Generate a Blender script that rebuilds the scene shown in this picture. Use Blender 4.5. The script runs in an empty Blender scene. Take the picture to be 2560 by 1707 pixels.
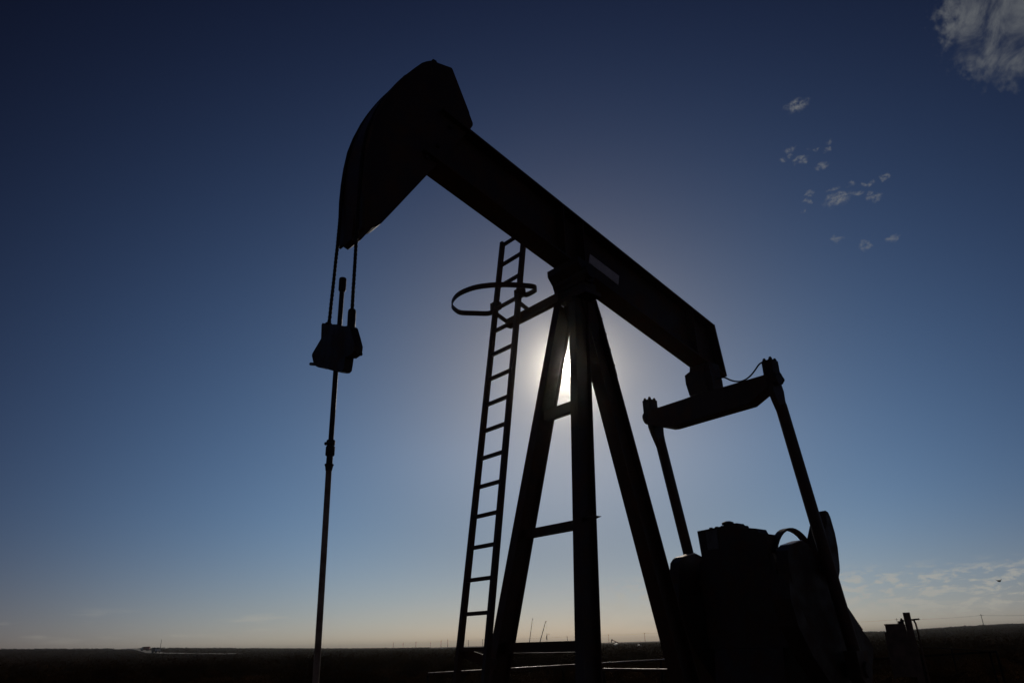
import bpy, bmesh, math, random
from mathutils import Vector, Matrix
random.seed(7)
R = math.radians
sc = bpy.context.scene
COL = sc.collection
DEG = math.pi / 180

# ------------------------------------------------------------------ camera
F = 25.0 / 36.0 * 2560
PITCH = math.atan(757 / F)
ROLL = R(1.6)
cam_d = bpy.data.cameras.new('camera')
cam_d.sensor_width = 36
cam_d.lens = 25.0
cam_d.clip_start = 0.05
cam_d.clip_end = 40000
cam = bpy.data.objects.new('camera', cam_d)
COL.objects.link(cam)
cam.location = (0, 0, 1.6)
cam.matrix_world = (Matrix.Translation((0, 0, 1.6)) @ Matrix.Rotation(math.pi / 2 + PITCH, 4, 'X')
                    @ Matrix.Rotation(-ROLL, 4, 'Z'))
sc.camera = cam

# ------------------------------------------------------------------ light and sky
SUN_AZ, SUN_EL = R(4.778), R(20.914)
SUN = Vector((math.sin(SUN_AZ) * math.cos(SUN_EL), math.cos(SUN_AZ) * math.cos(SUN_EL), math.sin(SUN_EL)))
ld = bpy.data.lights.new('sun', 'SUN')
ld.energy = 2.4
ld.angle = R(0.53)
ld.color = (1.0, 0.90, 0.76)
lo = bpy.data.objects.new('sun', ld)
COL.objects.link(lo)
lo.rotation_euler = (-SUN).to_track_quat('-Z', 'Y').to_euler()

w = bpy.data.worlds.new('World')
sc.world = w
w.use_nodes = True
NT = w.node_tree
NT.nodes.clear()


class G:
    """small helper that wires maths nodes in one node tree"""
    def __init__(s, nt):
        s.nt = nt

    def n(s, t, **k):
        o = s.nt.nodes.new(t)
        for a, b in k.items():
            setattr(o, a, b)
        return o

    def put(s, sock, v):
        if hasattr(v, 'links') or hasattr(v, 'is_linked'):
            s.nt.links.new(v, sock)
        else:
            sock.default_value = v

    def m(s, op, a, b=None, c=None, clamp=False):
        o = s.n('ShaderNodeMath', operation=op, use_clamp=clamp)
        for i, v in enumerate((a, b, c)):
            if v is not None:
                s.put(o.inputs[i], v)
        return o.outputs[0]

    def vm(s, op, a, b=None, out=0):
        o = s.n('ShaderNodeVectorMath', operation=op)
        s.put(o.inputs[0], a)
        if b is not None:
            s.put(o.inputs[1], b)
        return o.outputs[out]

    def ss(s, x, a, b, lo=0.0, hi=1.0):
        o = s.n('ShaderNodeMapRange', interpolation_type='SMOOTHSTEP')
        s.put(o.inputs[0], x)
        o.inputs[1].default_value, o.inputs[2].default_value = a, b
        o.inputs[3].default_value, o.inputs[4].default_value = lo, hi
        return o.outputs[0]

    def noise(s, vec, scale, detail=4, rough=0.55, out=0, dist=0.0):
        o = s.n('ShaderNodeTexNoise')
        s.put(o.inputs['Vector'], vec)
        o.inputs['Scale'].default_value = scale
        o.inputs['Detail'].default_value = detail
        o.inputs['Roughness'].default_value = rough
        o.inputs['Distortion'].default_value = dist
        return o.outputs[out]

    def mix(s, f, a, b, mode='MIX'):
        o = s.n('ShaderNodeMix', data_type='RGBA', blend_type=mode)
        s.put(o.inputs['Factor'], f)
        s.put(o.inputs['A'], a)
        s.put(o.inputs['B'], b)
        return o.outputs['Result']

    def comb(s, x, y, z=0.0):
        o = s.n('ShaderNodeCombineXYZ')
        for i, v in enumerate((x, y, z)):
            s.put(o.inputs[i], v)
        return o.outputs[0]


g = G(NT)
tc = g.n('ShaderNodeTexCoord')
sep = g.n('ShaderNodeSeparateXYZ')
dirv = g.vm('NORMALIZE', tc.outputs['Generated'])
NT.links.new(dirv, sep.inputs[0])
dx, dy, dz = sep.outputs
sky = g.n('ShaderNodeTexSky', sky_type='NISHITA')
sky.sun_disc = False
sky.sun_elevation = SUN_EL
sky.sun_rotation = SUN_AZ
sky.altitude = 900
sky.air_density = 1.0
sky.dust_density = 0.6
sky.ozone_density = 2.0
skyc = sky.outputs[0]
# azimuth and elevation of the view direction in degrees
az = g.m('MULTIPLY', g.m('ARCTAN2', dx, dy), 180 / math.pi)
el = g.m('MULTIPLY', g.m('ARCSINE', dz), 180 / math.pi)
ang = g.m('MULTIPLY', g.m('ARCCOSINE', g.vm('DOT_PRODUCT', dirv, tuple(SUN), out=1)), 180 / math.pi)
angc = g.m('MINIMUM', ang, 52.0)
elc = g.m('MAXIMUM', g.m('MINIMUM', el, 52.0), 0.0)
lum = g.vm('DOT_PRODUCT', skyc, (0.2126, 0.7152, 0.0722), out=1)
lnl = g.m('LOGARITHM', g.m('MAXIMUM', g.m('MULTIPLY', lum, 0.1), 1e-4), math.e)
near = g.m('EXPONENT', g.m('MULTIPLY', angc, -1 / 7.0))
a1 = g.m('MULTIPLY', angc, 1 / 50.0)
a2 = g.m('MULTIPLY', a1, a1)
e1 = g.m('MULTIPLY', elc, 1 / 50.0)
SKYW = [(-1.025, -0.833, -0.807), (0.407, 0.654, 0.864), (-1.818, -2.427, -2.314), (-1.726, -2.099, -1.594), (0.78, 0.62, 0.15), (-0.348, -0.488, -0.297)]
gain = []
for c in range(3):
    t_ = g.m('ADD', g.m('MULTIPLY', a1, SKYW[1][c]), SKYW[0][c] + 1.0397)
    for v_, k_ in ((a2, 2), (e1, 3), (near, 4), (lnl, 5)):
        t_ = g.m('ADD', t_, g.m('MULTIPLY', v_, SKYW[k_][c]))
    gain.append(g.m('EXPONENT', t_))
lift = g.m('ADD', g.m('MULTIPLY', g.m('MULTIPLY', g.m('EXPONENT', g.m('MULTIPLY', elc, -1 / 4.0)), g.ss(ang, 20.0, 38.0)), 0.50), 1.0)
lift = g.m('MULTIPLY', lift, g.m('SUBTRACT', 1.0, g.m('MULTIPLY', g.m('MULTIPLY', g.ss(el, 5.0, 15.0, 1.0, 0.0), g.ss(ang, 12.0, 26.0, 1.0, 0.0)), 0.30)))
bl = g.m('MULTIPLY', g.ss(ang, 8.0, 26.0), g.ss(el, 2.0, 10.0))
gain[0] = g.m('MULTIPLY', gain[0], g.m('SUBTRACT', 1.0, g.m('MULTIPLY', bl, 0.10)))
gain[2] = g.m('MULTIPLY', gain[2], g.m('ADD', 1.03, g.m('MULTIPLY', bl, 0.05)))
clear = g.mix(1.0, skyc, g.comb(*[g.m('MULTIPLY', v_, lift) for v_ in gain]), 'MULTIPLY')
# clouds, in azimuth / elevation degrees
ae = g.comb(az, el, 0.0)
nn = g.n('ShaderNodeTexNoise')
g.put(nn.inputs['Vector'], ae)
nn.inputs['Scale'].default_value = 1.6
nn.inputs['Detail'].default_value = 5
wobv = g.vm('MULTIPLY', g.vm('SUBTRACT', nn.outputs['Color'], (0.5, 0.5, 0.5)), (1.5, 0.9, 0))
aew = g.vm('ADD', ae, wobv)
fine = g.noise(g.vm('MULTIPLY', ae, (1.0, 1.6, 1)), 2.6, 5, 0.6)
PUFFS = [(27.26, 37.49, 30, 14), (26.69, 33.78, 20, 8), (27.85, 34.2, 12, 6), (28.88, 33.92, 8, 6), (29.07, 34.39, 8, 6),
         (25.81, 34.68, 12, 6), (25.11, 34.02, 12, 5), (25.89, 34.31, 8, 5), (28.19, 32.91, 16, 8), (32.44, 30.8, 12, 7),
         (28.71, 30.29, 34, 15), (29.9, 31.05, 12, 6), (28.62, 31.14, 16, 5), (31.19, 30.74, 14, 5), (30.14, 30.31, 12, 5),
         (31.28, 29.75, 14, 12), (26.64, 31.24, 14, 5), (26.37, 30.77, 10, 5), (27.93, 27.52, 14, 8), (31.87, 26.51, 14, 7),
         (29.81, 26.63, 10, 12), (25.83, 30.12, 6, 4)]
cloud = None
for a0, e0, pw, ph in PUFFS:
    rx, ry = pw * 0.031 * 1.05, ph * 0.029 * 1.15
    d = g.vm('LENGTH', g.vm('MULTIPLY', g.vm('SUBTRACT', aew, (a0, e0, 0)), (1 / rx, 1 / ry, 0)), out=1)
    m_ = g.ss(d, 0.25, 1.25, min(1.0, 0.4 + pw / 45.0), 0.0)
    cloud = m_ if cloud is None else g.m('MAXIMUM', cloud, m_)
cloud = g.m('MULTIPLY', cloud, g.ss(fine, 0.30, 0.64))
cloud = g.m('MULTIPLY', cloud, 0.66)
# large cirrus patch high on the right
rot = g.comb(g.m('ADD', g.m('MULTIPLY', az, 0.80), g.m('MULTIPLY', el, 0.60)),
             g.m('SUBTRACT', g.m('MULTIPLY', el, 0.80), g.m('MULTIPLY', az, 0.60)))
cn = g.noise(g.vm('MULTIPLY', rot, (0.33, 0.62, 1)), 0.85, 7, 0.60, dist=0.5)
wob2 = g.vm('MULTIPLY', g.vm('SUBTRACT', nn.outputs['Color'], (0.5, 0.5, 0.5)), (5.0, 4.0, 0))
aeb = g.vm('ADD', ae, wob2)
bd = g.vm('LENGTH', g.vm('MULTIPLY', g.vm('SUBTRACT', aeb, (43.9, 38.0, 0)), (1 / 4.9, 1 / 4.8, 0)), out=1)
big = g.m('MULTIPLY', g.ss(bd, 0.55, 1.12, 1.0, 0.0), g.ss(cn, 0.26, 0.70))
bigc = g.m('MULTIPLY', big, 0.85)
# low bands of small clouds along the horizon on the right
bn = g.noise(g.vm('MULTIPLY', ae, (0.42, 1.25, 1)), 1.75, 7, 0.62, dist=0.35)
band = g.m('MULTIPLY', g.ss(az, 3.0, 9.0), g.m('MULTIPLY', g.ss(el, 0.6, 1.6), g.ss(el, 3.3, 4.8, 1.0, 0.0)))
low = g.m('MULTIPLY', band, g.ss(bn, 0.46, 0.62))
bn2 = g.noise(g.vm('MULTIPLY', ae, (0.16, 1.1, 1)), 1.4, 3, 0.5)
low2 = g.m('MULTIPLY', g.m('MULTIPLY', g.ss(el, 0.4, 1.4), g.ss(el, 2.0, 3.2, 1.0, 0.0)),
           g.m('MULTIPLY', g.ss(bn2, 0.52, 0.72), 0.35))
lowc = g.m('MAXIMUM', g.m('MULTIPLY', low, 0.62), low2)
col = g.mix(cloud, clear, (5.0, 5.2, 5.4, 1))
col = g.mix(bigc, col, (3.7, 3.95, 4.2, 1))
col = g.mix(lowc, col, (12.0, 11.4, 9.9, 1))
# the sun's aureole and its blown-out disc
aur = g.m('MULTIPLY', g.m('EXPONENT', g.m('MULTIPLY', ang, -1 / 1.1)), 14.0)
disc = g.ss(ang, 0.5, 1.0, 300.0, 0.0)
glow = g.comb(*[g.m('MULTIPLY', g.m('ADD', aur, disc), k) for k in (1.0, 0.95, 0.86)])
col = g.mix(1.0, col, glow, 'ADD')
bg = g.n('ShaderNodeBackground')
NT.links.new(col, bg.inputs[0])
bg.inputs[1].default_value = 0.10
ow = g.n('ShaderNodeOutputWorld')
NT.links.new(bg.outputs[0], ow.inputs[0])

sc.view_settings.view_transform = 'Standard'
sc.view_settings.look = 'None'
sc.view_settings.exposure = -1.5
sc.view_settings.gamma = 1
sc.view_settings.use_curve_mapping = False

# ------------------------------------------------------------------ materials
def mat(name, base, rough=0.5, metal=0.0, var=None, var_scale=4.0, bump=0.0, bump_scale=40.0, spec=0.5, coords='Object'):
    m = bpy.data.materials.new(name)
    m.use_nodes = True
    nt = m.node_tree
    b = nt.nodes['Principled BSDF']
    q = G(nt)
    t = q.n('ShaderNodeTexCoord')
    v = t.outputs[coords]
    b.inputs['Roughness'].default_value = rough
    b.inputs['Metallic'].default_value = metal
    b.inputs['Specular IOR Level'].default_value = spec
    if var:
        nz = q.noise(v, var_scale, 6, 0.62)
        f = q.ss(nz, 0.42, 0.66)
        c = q.mix(f, tuple(base) + (1,), tuple(var) + (1,))
        nt.links.new(c, b.inputs['Base Color'])
        nt.links.new(q.ss(nz, 0.35, 0.7, max(0.05, rough - 0.12), min(1, rough + 0.2)), b.inputs['Roughness'])
    else:
        b.inputs['Base Color'].default_value = tuple(base) + (1,)
    if bump:
        bp = q.n('ShaderNodeBump')
        bp.inputs['Strength'].default_value = bump
        bp.inputs['Distance'].default_value = 0.01
        nt.links.new(q.noise(v, bump_scale, 5, 0.6), bp.inputs['Height'])
        nt.links.new(bp.outputs[0], b.inputs['Normal'])
    return m


M_STEEL = mat('weathered_paint', (0.062, 0.028, 0.013), 0.55, 0.0, (0.12, 0.048, 0.018), 3.0, 0.25, 60)
M_DARK = mat('dark_greasy_steel', (0.040, 0.019, 0.009), 0.55, 0.0, (0.075, 0.031, 0.012), 5.0, 0.3, 50)
M_CABLE = mat('wire_rope_steel', (0.035, 0.025, 0.019), 0.75, 0.0, None, 1, 0.5, 160, spec=0.2)
M_ROD = mat('polished_rod_steel', (0.22, 0.17, 0.13), 0.22, 0.9, (0.16, 0.10, 0.06), 8.0)
M_LINER = mat('dull_brown_rod_sleeve', (0.42, 0.27, 0.16), 0.42, 0.1, (0.30, 0.18, 0.10), 10.0)
M_PIPE2 = mat('dull_black_pipe', (0.02, 0.015, 0.012), 1.0, 0.0, (0.035, 0.022, 0.016), 6.0, spec=0.0)
M_PLATE = mat('faded_pale_plate', (0.80, 0.70, 0.64), 0.6, 0.0, (0.66, 0.58, 0.53), 12.0)
M_DULL = mat('dirty_grey_plate', (0.13, 0.12, 0.11), 0.6, 0.0, (0.09, 0.08, 0.07), 12.0)
M_BRIGHT = mat('sun_glare_steel', (0.62, 0.52, 0.42), 0.33, 0.85, (0.5, 0.42, 0.34), 15.0)  # pale, shiny copy of the steel; its colour carries the sun glare
M_HOSE = mat('black_rubber_hose', (0.02, 0.02, 0.02), 0.5)
M_PIPE = mat('rusty_pipe', (0.10, 0.05, 0.03), 0.38, 0.4, (0.16, 0.07, 0.035), 6.0)
M_BOX = mat('brown_metal_box', (0.20, 0.105, 0.055), 0.6, 0.0, (0.14, 0.08, 0.042), 4.0)
M_WOOD = mat('weathered_pole_wood', (0.07, 0.05, 0.04), 0.85, 0.0, (0.11, 0.08, 0.06), 3.0)
M_WIRE = mat('power_line_metal', (0.08, 0.08, 0.08), 0.6)
M_BOOM = mat('grey_boom_paint', (0.16, 0.15, 0.14), 0.5, 0.0, (0.22, 0.2, 0.18), 0.6)
M_WHITE = mat('white_paint', (0.8, 0.78, 0.74), 0.5)
M_RED = mat('red_paint', (0.5, 0.09, 0.06), 0.5)
M_RUBBER = mat('tyre_rubber', (0.02, 0.02, 0.02), 0.8)
M_GLASS = mat('dark_window', (0.02, 0.025, 0.03), 0.1)
M_FEATHER = mat('dark_feathers', (0.02, 0.018, 0.016), 0.8)


def leaf_mat(name, c1, c2, trans):
    m = bpy.data.materials.new(name)
    m.use_nodes = True
    nt = m.node_tree
    q = G(nt)
    b = nt.nodes['Principled BSDF']
    oi = q.n('ShaderNodeObjectInfo')
    t = q.n('ShaderNodeTexCoord')
    nz = q.noise(t.outputs['Object'], 1.3, 4, 0.6)
    c = q.mix(q.ss(nz, 0.35, 0.65), c1 + (1,), c2 + (1,))
    c = q.mix(q.m('MULTIPLY', oi.outputs['Random'], 0.5), c, tuple(0.5 * (x + y) * 1.5 for x, y in zip(c1, c2)) + (1,))
    nt.links.new(c, b.inputs['Base Color'])
    b.inputs['Roughness'].default_value = 0.8
    b.inputs['Specular IOR Level'].default_value = 0.0
    tr = q.n('ShaderNodeBsdfTranslucent')
    nt.links.new(c, tr.inputs[0])
    mx = q.n('ShaderNodeMixShader')
    mx.inputs[0].default_value = trans
    nt.links.new(b.outputs[0], mx.inputs[1])
    nt.links.new(tr.outputs[0], mx.inputs[2])
    nt.links.new(mx.outputs[0], nt.nodes['Material Output'].inputs[0])
    return m


M_LEAF = leaf_mat('dry_olive_leaves', (0.048, 0.023, 0.007), (0.058, 0.026, 0.007), 0.04)
M_LEAF2 = leaf_mat('rusty_dry_leaves', (0.090, 0.034, 0.009), (0.065, 0.027, 0.008), 0.10)
M_GRASS = leaf_mat('dead_grass', (0.12, 0.055, 0.018), (0.08, 0.038, 0.013), 0.12)
M_TWIG = mat('dark_twigs', (0.05, 0.03, 0.018), 0.9, spec=0.0)


def ground_mat():
    m = bpy.data.materials.new('dry_desert_soil')
    m.use_nodes = True
    nt = m.node_tree
    q = G(nt)
    b = nt.nodes['Principled BSDF']
    t = q.n('ShaderNodeTexCoord')
    v = t.outputs['Object']
    n1 = q.noise(v, 0.09, 6, 0.65)
    n2 = q.noise(v, 1.4, 6, 0.7)
    c = q.mix(q.ss(n1, 0.38, 0.62), (0.046, 0.021, 0.008, 1), (0.036, 0.019, 0.007, 1))
    c = q.mix(q.m('MULTIPLY', q.ss(n2, 0.5, 0.72), 0.7), c, (0.065, 0.032, 0.014, 1))
    nt.links.new(c, b.inputs['Base Color'])
    b.inputs['Roughness'].default_value = 0.95
    b.inputs['Specular IOR Level'].default_value = 0.0
    bp = q.n('ShaderNodeBump')
    bp.inputs['Strength'].default_value = 0.8
    bp.inputs['Distance'].default_value = 0.12
    nt.links.new(n2, bp.inputs['Height'])
    nt.links.new(bp.outputs[0], b.inputs['Normal'])
    return m


M_SOIL = ground_mat()
M_ROAD = mat('pale_caliche_road', (0.38, 0.33, 0.27), 0.95, 0.0, (0.30, 0.25, 0.2), 0.5)
M_PAD = mat('trodden_caliche', (0.06, 0.033, 0.017), 0.95, 0.0, (0.045, 0.026, 0.014), 1.5, 0.5, 12)

# ------------------------------------------------------------------ mesh helpers
def link(name, bm, m, parent=None, smooth=None, bevel=0.0):
    if bevel:
        es = [e for e in bm.edges if len(e.link_faces) == 2 and e.calc_face_angle(0) > 0.6]
        if es:
            bmesh.ops.bevel(bm, geom=es, offset=bevel, offset_type='OFFSET', segments=1, affect='EDGES', clamp_overlap=True)
    bmesh.ops.recalc_face_normals(bm, faces=bm.faces[:])
    me = bpy.data.meshes.new(name)
    bm.to_mesh(me)
    bm.free()
    me.materials.append(m)
    if smooth is not None:
        for p in me.polygons:
            p.use_smooth = True
        me.set_sharp_from_angle(angle=R(smooth))
    o = bpy.data.objects.new(name, me)
    COL.objects.link(o)
    if parent:
        o.parent = parent
    return o


def thing(name, label, cat, loc=(0, 0, 0), rz=0.0, group=None):
    o = bpy.data.objects.new(name, None)
    o.empty_display_size = 0.3
    COL.objects.link(o)
    o.location = loc
    o.rotation_euler = (0, 0, rz)
    tag(o, label, cat, group)
    return o


def tag(o, label, cat, group=None, kind=None):
    o['label'] = label
    o['category'] = cat
    if group:
        o['group'] = group
    if kind:
        o['kind'] = kind


def prism(bm, pts, a, b, axis='v'):
    """polygon (p,q) extruded from a to b; axis v: (u,z) polygon, axis u: (v,z) polygon, axis z: (u,v) polygon"""
    def P(p, t):
        return {'v': (p[0], t, p[1]), 'u': (t, p[0], p[1]), 'z': (p[0], p[1], t)}[axis]
    va = [bm.verts.new(P(p, a)) for p in pts]
    vb = [bm.verts.new(P(p, b)) for p in pts]
    n = len(pts)
    bm.faces.new(va)
    bm.faces.new(vb[::-1])
    for i in range(n):
        j = (i + 1) % n
        bm.faces.new((va[i], vb[i], vb[j], va[j]))


def box(bm, lo, hi):
    prism(bm, [(lo[0], lo[1]), (hi[0], lo[1]), (hi[0], hi[1]), (lo[0], hi[1])], lo[2], hi[2], 'z')


def sweep(bm, prof, p0, p1, ref):
    """profile points (a,b) carried straight from p0 to p1; a runs along ref's part across the axis, b across both"""
    p0, p1, ref = Vector(p0), Vector(p1), Vector(ref)
    d = (p1 - p0).normalized()
    x = (ref - d * ref.dot(d)).normalized()
    y = d.cross(x)
    A = [bm.verts.new(p0 + x * a + y * b) for a, b in prof]
    B = [bm.verts.new(p1 + x * a + y * b) for a, b in prof]
    n = len(prof)
    bm.faces.new(A[::-1])
    bm.faces.new(B)
    for i in range(n):
        j = (i + 1) % n
        bm.faces.new((A[i], A[j], B[j], B[i]))


def bar(bm, p0, p1, wa, wb, ref):
    h, k = wa / 2, wb / 2
    sweep(bm, [(-h, -k), (h, -k), (h, k), (-h, k)], p0, p1, ref)


def isec(depth, width, tf=0.012, tw=0.01):
    d, wv = depth / 2, width / 2
    return [(-d, -wv), (-d + tf, -wv), (-d + tf, -tw / 2), (d - tf, -tw / 2), (d - tf, -wv), (d, -wv),
            (d, wv), (d - tf, wv), (d - tf, tw / 2), (-d + tf, tw / 2), (-d + tf, wv), (-d, wv)]


def tube(bm, pts, r, n=10, caps=True, closed=False):
    pts = [Vector(p) for p in pts]
    rs = r if isinstance(r, (list, tuple)) else [r] * len(pts)
    rings = []
    prev = None
    N = len(pts)
    for i, p in enumerate(pts):
        if closed:
            t = (pts[(i + 1) % N] - pts[i - 1]).normalized()
        else:
            t = (pts[min(i + 1, N - 1)] - pts[max(i - 1, 0)]).normalized()
        if prev is None:
            x = t.orthogonal().normalized()
        else:
            x = (prev - t * prev.dot(t)).normalized()
        prev = x
        y = t.cross(x)
        rings.append([bm.verts.new(p + (x * math.cos(2 * math.pi * k / n) + y * math.sin(2 * math.pi * k / n)) * rs[i]) for k in range(n)])
    pairs = list(zip(rings, rings[1:])) + ([(rings[-1], rings[0])] if closed else [])
    for a, b in pairs:
        for k in range(n):
            bm.faces.new((a[k], a[(k + 1) % n], b[(k + 1) % n], b[k]))
    if caps and not closed:
        bm.faces.new(rings[0][::-1])
        bm.faces.new(rings[-1])


def cyl(bm, p0, p1, r, n=14):
    tube(bm, [p0, p1], r, n)


def lathe(bm, base, axis, prof, n=16):
    """prof: (along, radius)"""
    ax = Vector(axis).normalized()
    b = Vector(base)
    tube_pts = [b + ax * h for h, _ in prof]
    x = ax.orthogonal().normalized()
    y = ax.cross(x)
    rings = []
    for (h, r), p in zip(prof, tube_pts):
        rings.append([bm.verts.new(p + (x * math.cos(2 * math.pi * k / n) + y * math.sin(2 * math.pi * k / n)) * r) for k in range(n)])
    for a, c in zip(rings, rings[1:]):
        for k in range(n):
            bm.faces.new((a[k], a[(k + 1) % n], c[(k + 1) % n], c[k]))
    bm.faces.new(rings[0][::-1])
    bm.faces.new(rings[-1])


def bolt(bm, p, axis, r=0.016, h=0.03):
    p = Vector(p)
    tube(bm, [p, p + Vector(axis).normalized() * h], r, 6)


def ribbon(bm, pts, wz, th):
    """flat bar bent along pts, wz tall"""
    pts = [Vector(p) for p in pts]
    N = len(pts)
    rings = []
    for i, p in enumerate(pts):
        t = (pts[min(i + 1, N - 1)] - pts[max(i - 1, 0)]).normalized()
        s = Vector((0, 0, 1)).cross(t).normalized()
        z = Vector((0, 0, 1))
        rings.append([bm.verts.new(p + s * a * th / 2 + z * b * wz / 2) for a, b in ((-1, -1), (1, -1), (1, 1), (-1, 1))])
    for a, b in zip(rings, rings[1:]):
        for k in range(4):
            bm.faces.new((a[k], a[(k + 1) % 4], b[(k + 1) % 4], b[k]))
    bm.faces.new(rings[0][::-1])
    bm.faces.new(rings[-1])


def smooth_path(pts, k=5):
    pts = [Vector(p) for p in pts]
    out = []
    for i in range(len(pts) - 1):
        p0, p1, p2, p3 = pts[max(i - 1, 0)], pts[i], pts[i + 1], pts[min(i + 2, len(pts) - 1)]
        for j in range(k):
            t = j / k
            out.append(0.5 * ((2 * p1) + (-p0 + p2) * t + (2 * p0 - 5 * p1 + 4 * p2 - p3) * t * t + (-p0 + 3 * p1 - 3 * p2 + p3) * t ** 3))
    out.append(pts[-1])
    return out


B = bmesh.new
# ------------------------------------------------------------------ terrain
HZ = [(-34.089, 0.58), (-27.945, 0.465), (-27.5, 0.425), (-26.766, 0.448), (-23.841, 0.412), (-17.309, 0.222), (-11.738, 0.091),
      (-8.864, 0.05), (-5.21, 0.0), (16.0, 0.0), (23.948, 0.235), (25.609, 0.21), (27.409, 0.28), (29.408, 0.36), (31.066, 0.41), (33.207, 0.43)]
R0 = 1300.0


def hz(a):
    if a <= HZ[0][0]:
        return max(0.0, 0.58 - max(0, HZ[0][0] - a - 15) * 0.02)
    if a >= HZ[-1][0]:
        return max(0.0, 0.43 - max(0, a - HZ[-1][0] - 15) * 0.02)
    for (a0, e0), (a1, e1) in zip(HZ, HZ[1:]):
        if a0 <= a <= a1:
            return e0 + (e1 - e0) * (a - a0) / (a1 - a0)


def terrain(x, y):
    r = math.hypot(x, y)
    a = math.degrees(math.atan2(x, y))
    t = min(1, max(0, (r - 120) / (R0 - 120)))
    s = t * t * (3 - 2 * t)
    h = (math.tan(R(hz(a))) * R0 + (1.6 if hz(a) > 0.02 else 0.3) - 1.5) * s if hz(a) > 0.02 else -1.2 * s
    w_ = min(1, max(0, (r - 14) / 30))
    return h + w_ * (0.10 * math.sin(x * 0.21 + 1) * math.sin(y * 0.17) + 0.05 * math.sin(x * 0.71) * math.cos(y * 0.63 + 2))


bm = B()
radii = [0]
r = 1.0
while r < 7000:
    radii.append(r)
    r *= 1.055
az_list = [-180 + 4 * i for i in range(34)] + [-44 + 0.5 * i for i in range(177)] + [45 + 4 * i for i in range(34)]
c0 = bm.verts.new((0, 0, 0))
prev = None
for r in radii[1:]:
    ring = [bm.verts.new((r * math.sin(R(a)), r * math.cos(R(a)), terrain(r * math.sin(R(a)), r * math.cos(R(a))))) for a in az_list]
    n = len(ring)
    for k in range(n):
        j = (k + 1) % n
        if prev is None:
            bm.faces.new((c0, ring[j], ring[k]))
        else:
            bm.faces.new((prev[k], prev[j], ring[j], ring[k]))
    prev = ring
gr = link('ground', bm, M_SOIL, smooth=60)
gr['kind'] = 'structure'

# trodden pad under the machine
bm = B()
pp = []
for k in range(40):
    a = 2 * math.pi * k / 40
    rr = 1 + 0.06 * math.sin(3 * a + 1) + 0.04 * math.sin(7 * a)
    pp.append((1.6 + 7.0 * rr * math.cos(a), 7.5 + 5.0 * rr * math.sin(a)))
va = [bm.verts.new((x, y, terrain(x, y) + 0.03)) for x, y in pp]
bm.faces.new(va)
pad = link('well_pad', bm, M_PAD)
pad['kind'] = 'structure'

# dirt road climbing the far rise on the left
bm = B()
rp = [(-27.9, 0, 1500), (-27.5, 0, 1280), (-27.0, 0, 1020), (-26.35, 0, 800), (-25.95, 0, 650), (-25.35, 0, 490), (-23.5, 0, 420), (-20.0, 0, 360)]
path = []
for (a0, _, d0), (a1, _, d1) in zip(rp, rp[1:]):
    for j in range(10):
        t = j / 10
        a, d = a0 + (a1 - a0) * t, d0 + (d1 - d0) * t
        path.append(Vector((d * math.sin(R(a)), d * math.cos(R(a)), 0)))
L = []
for i, p in enumerate(path):
    t = (path[min(i + 1, len(path) - 1)] - path[max(i - 1, 0)]).normalized()
    s = Vector((-t.y, t.x, 0)) * 4.5
    row = []
    for q in (p - s, p, p + s):
        row.append(bm.verts.new((q.x, q.y, terrain(q.x, q.y) + 0.35)))
    L.append(row)
for a, b in zip(L, L[1:]):
    for k in range(2):
        bm.faces.new((a[k], a[k + 1], b[k + 1], b[k]))
rd = link('dirt_road', bm, M_ROAD)
rd['kind'] = 'structure'

# ------------------------------------------------------------------ pump jack (local u towards the head, v towards the near side, z up)
O = (0.640, 6.823, 0.0)
RZ = R(221.0)
pj = thing('pump_jack', 'large dark steel pump jack with raised horsehead, ladder and crank weights in front', 'pump jack', O, RZ)

# horsehead
bm = B()
hb = 0.075
head = [(2.632, 4.70), (2.618, 5.104), (2.622, 5.206), (2.619, 5.388), (2.608, 5.562), (2.583, 5.763), (2.537, 5.947), (2.469, 6.149),
        (2.367, 6.374), (2.292, 6.52), (2.255, 6.59), (2.2, 6.697), (2.179, 6.725), (2.085, 6.864), (2.004, 6.978), (1.954, 7.028), (1.903, 7.069), (1.872, 7.086),
        (1.83, 7.10), (1.815, 7.096), (1.639, 7.135), (1.624, 7.117), (1.411, 6.674), (1.408, 6.654), (1.365, 6.56), (1.366, 6.527), (1.399, 6.463),
        (1.917, 5.654), (2.267, 5.106), (2.367, 4.953), (2.406, 4.909), (2.447, 4.884), (2.545, 4.727), (2.582, 4.685)]
prism(bm, head, -hb, hb)
hd = link('horsehead', bm, M_STEEL, pj, bevel=0.006)
bm = B()
arc = [(2.607, 4.755), (2.622, 4.95), (2.633, 5.104), (2.637, 5.206), (2.634, 5.388), (2.623, 5.562), (2.598, 5.763), (2.552, 5.947), (2.484, 6.149), (2.382, 6.374), (2.296, 6.536), (2.205, 6.69)]
prism(bm, arc[:-2] + [(u - 0.022, z - 0.004) for u, z in arc[:-2][::-1]], -0.205, 0.205)
bm2 = B()
tp = arc[-3:]
prism(bm2, tp + [(u - 0.022, z - 0.004) for u, z in tp[::-1]], -0.2045, 0.09)
link('curved_face_plate', bm, M_STEEL, hd)
link('upper_face_plate', bm2, M_STEEL, hd)
bm = B()
box(bm, (1.825, 0.0, 7.08), (1.87, 0.07, 7.118))
link('latch_block', bm, M_DARK, hd, bevel=0.006)
for z, u in ((6.35, 1.66), (6.05, 1.80), (5.85, 1.93)):
    for s in (-1, 1):
        bm = B()
        bolt(bm, (u, s * hb, z), (0, s, 0), 0.022, 0.03)
        link('pivot_bolt', bm, M_DARK, hd)

# walking beam: wide-flange section, cut square to the ground at the tail
def ztop(u):
    return 6.411 + (u - 1.437) * 0.2785


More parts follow.
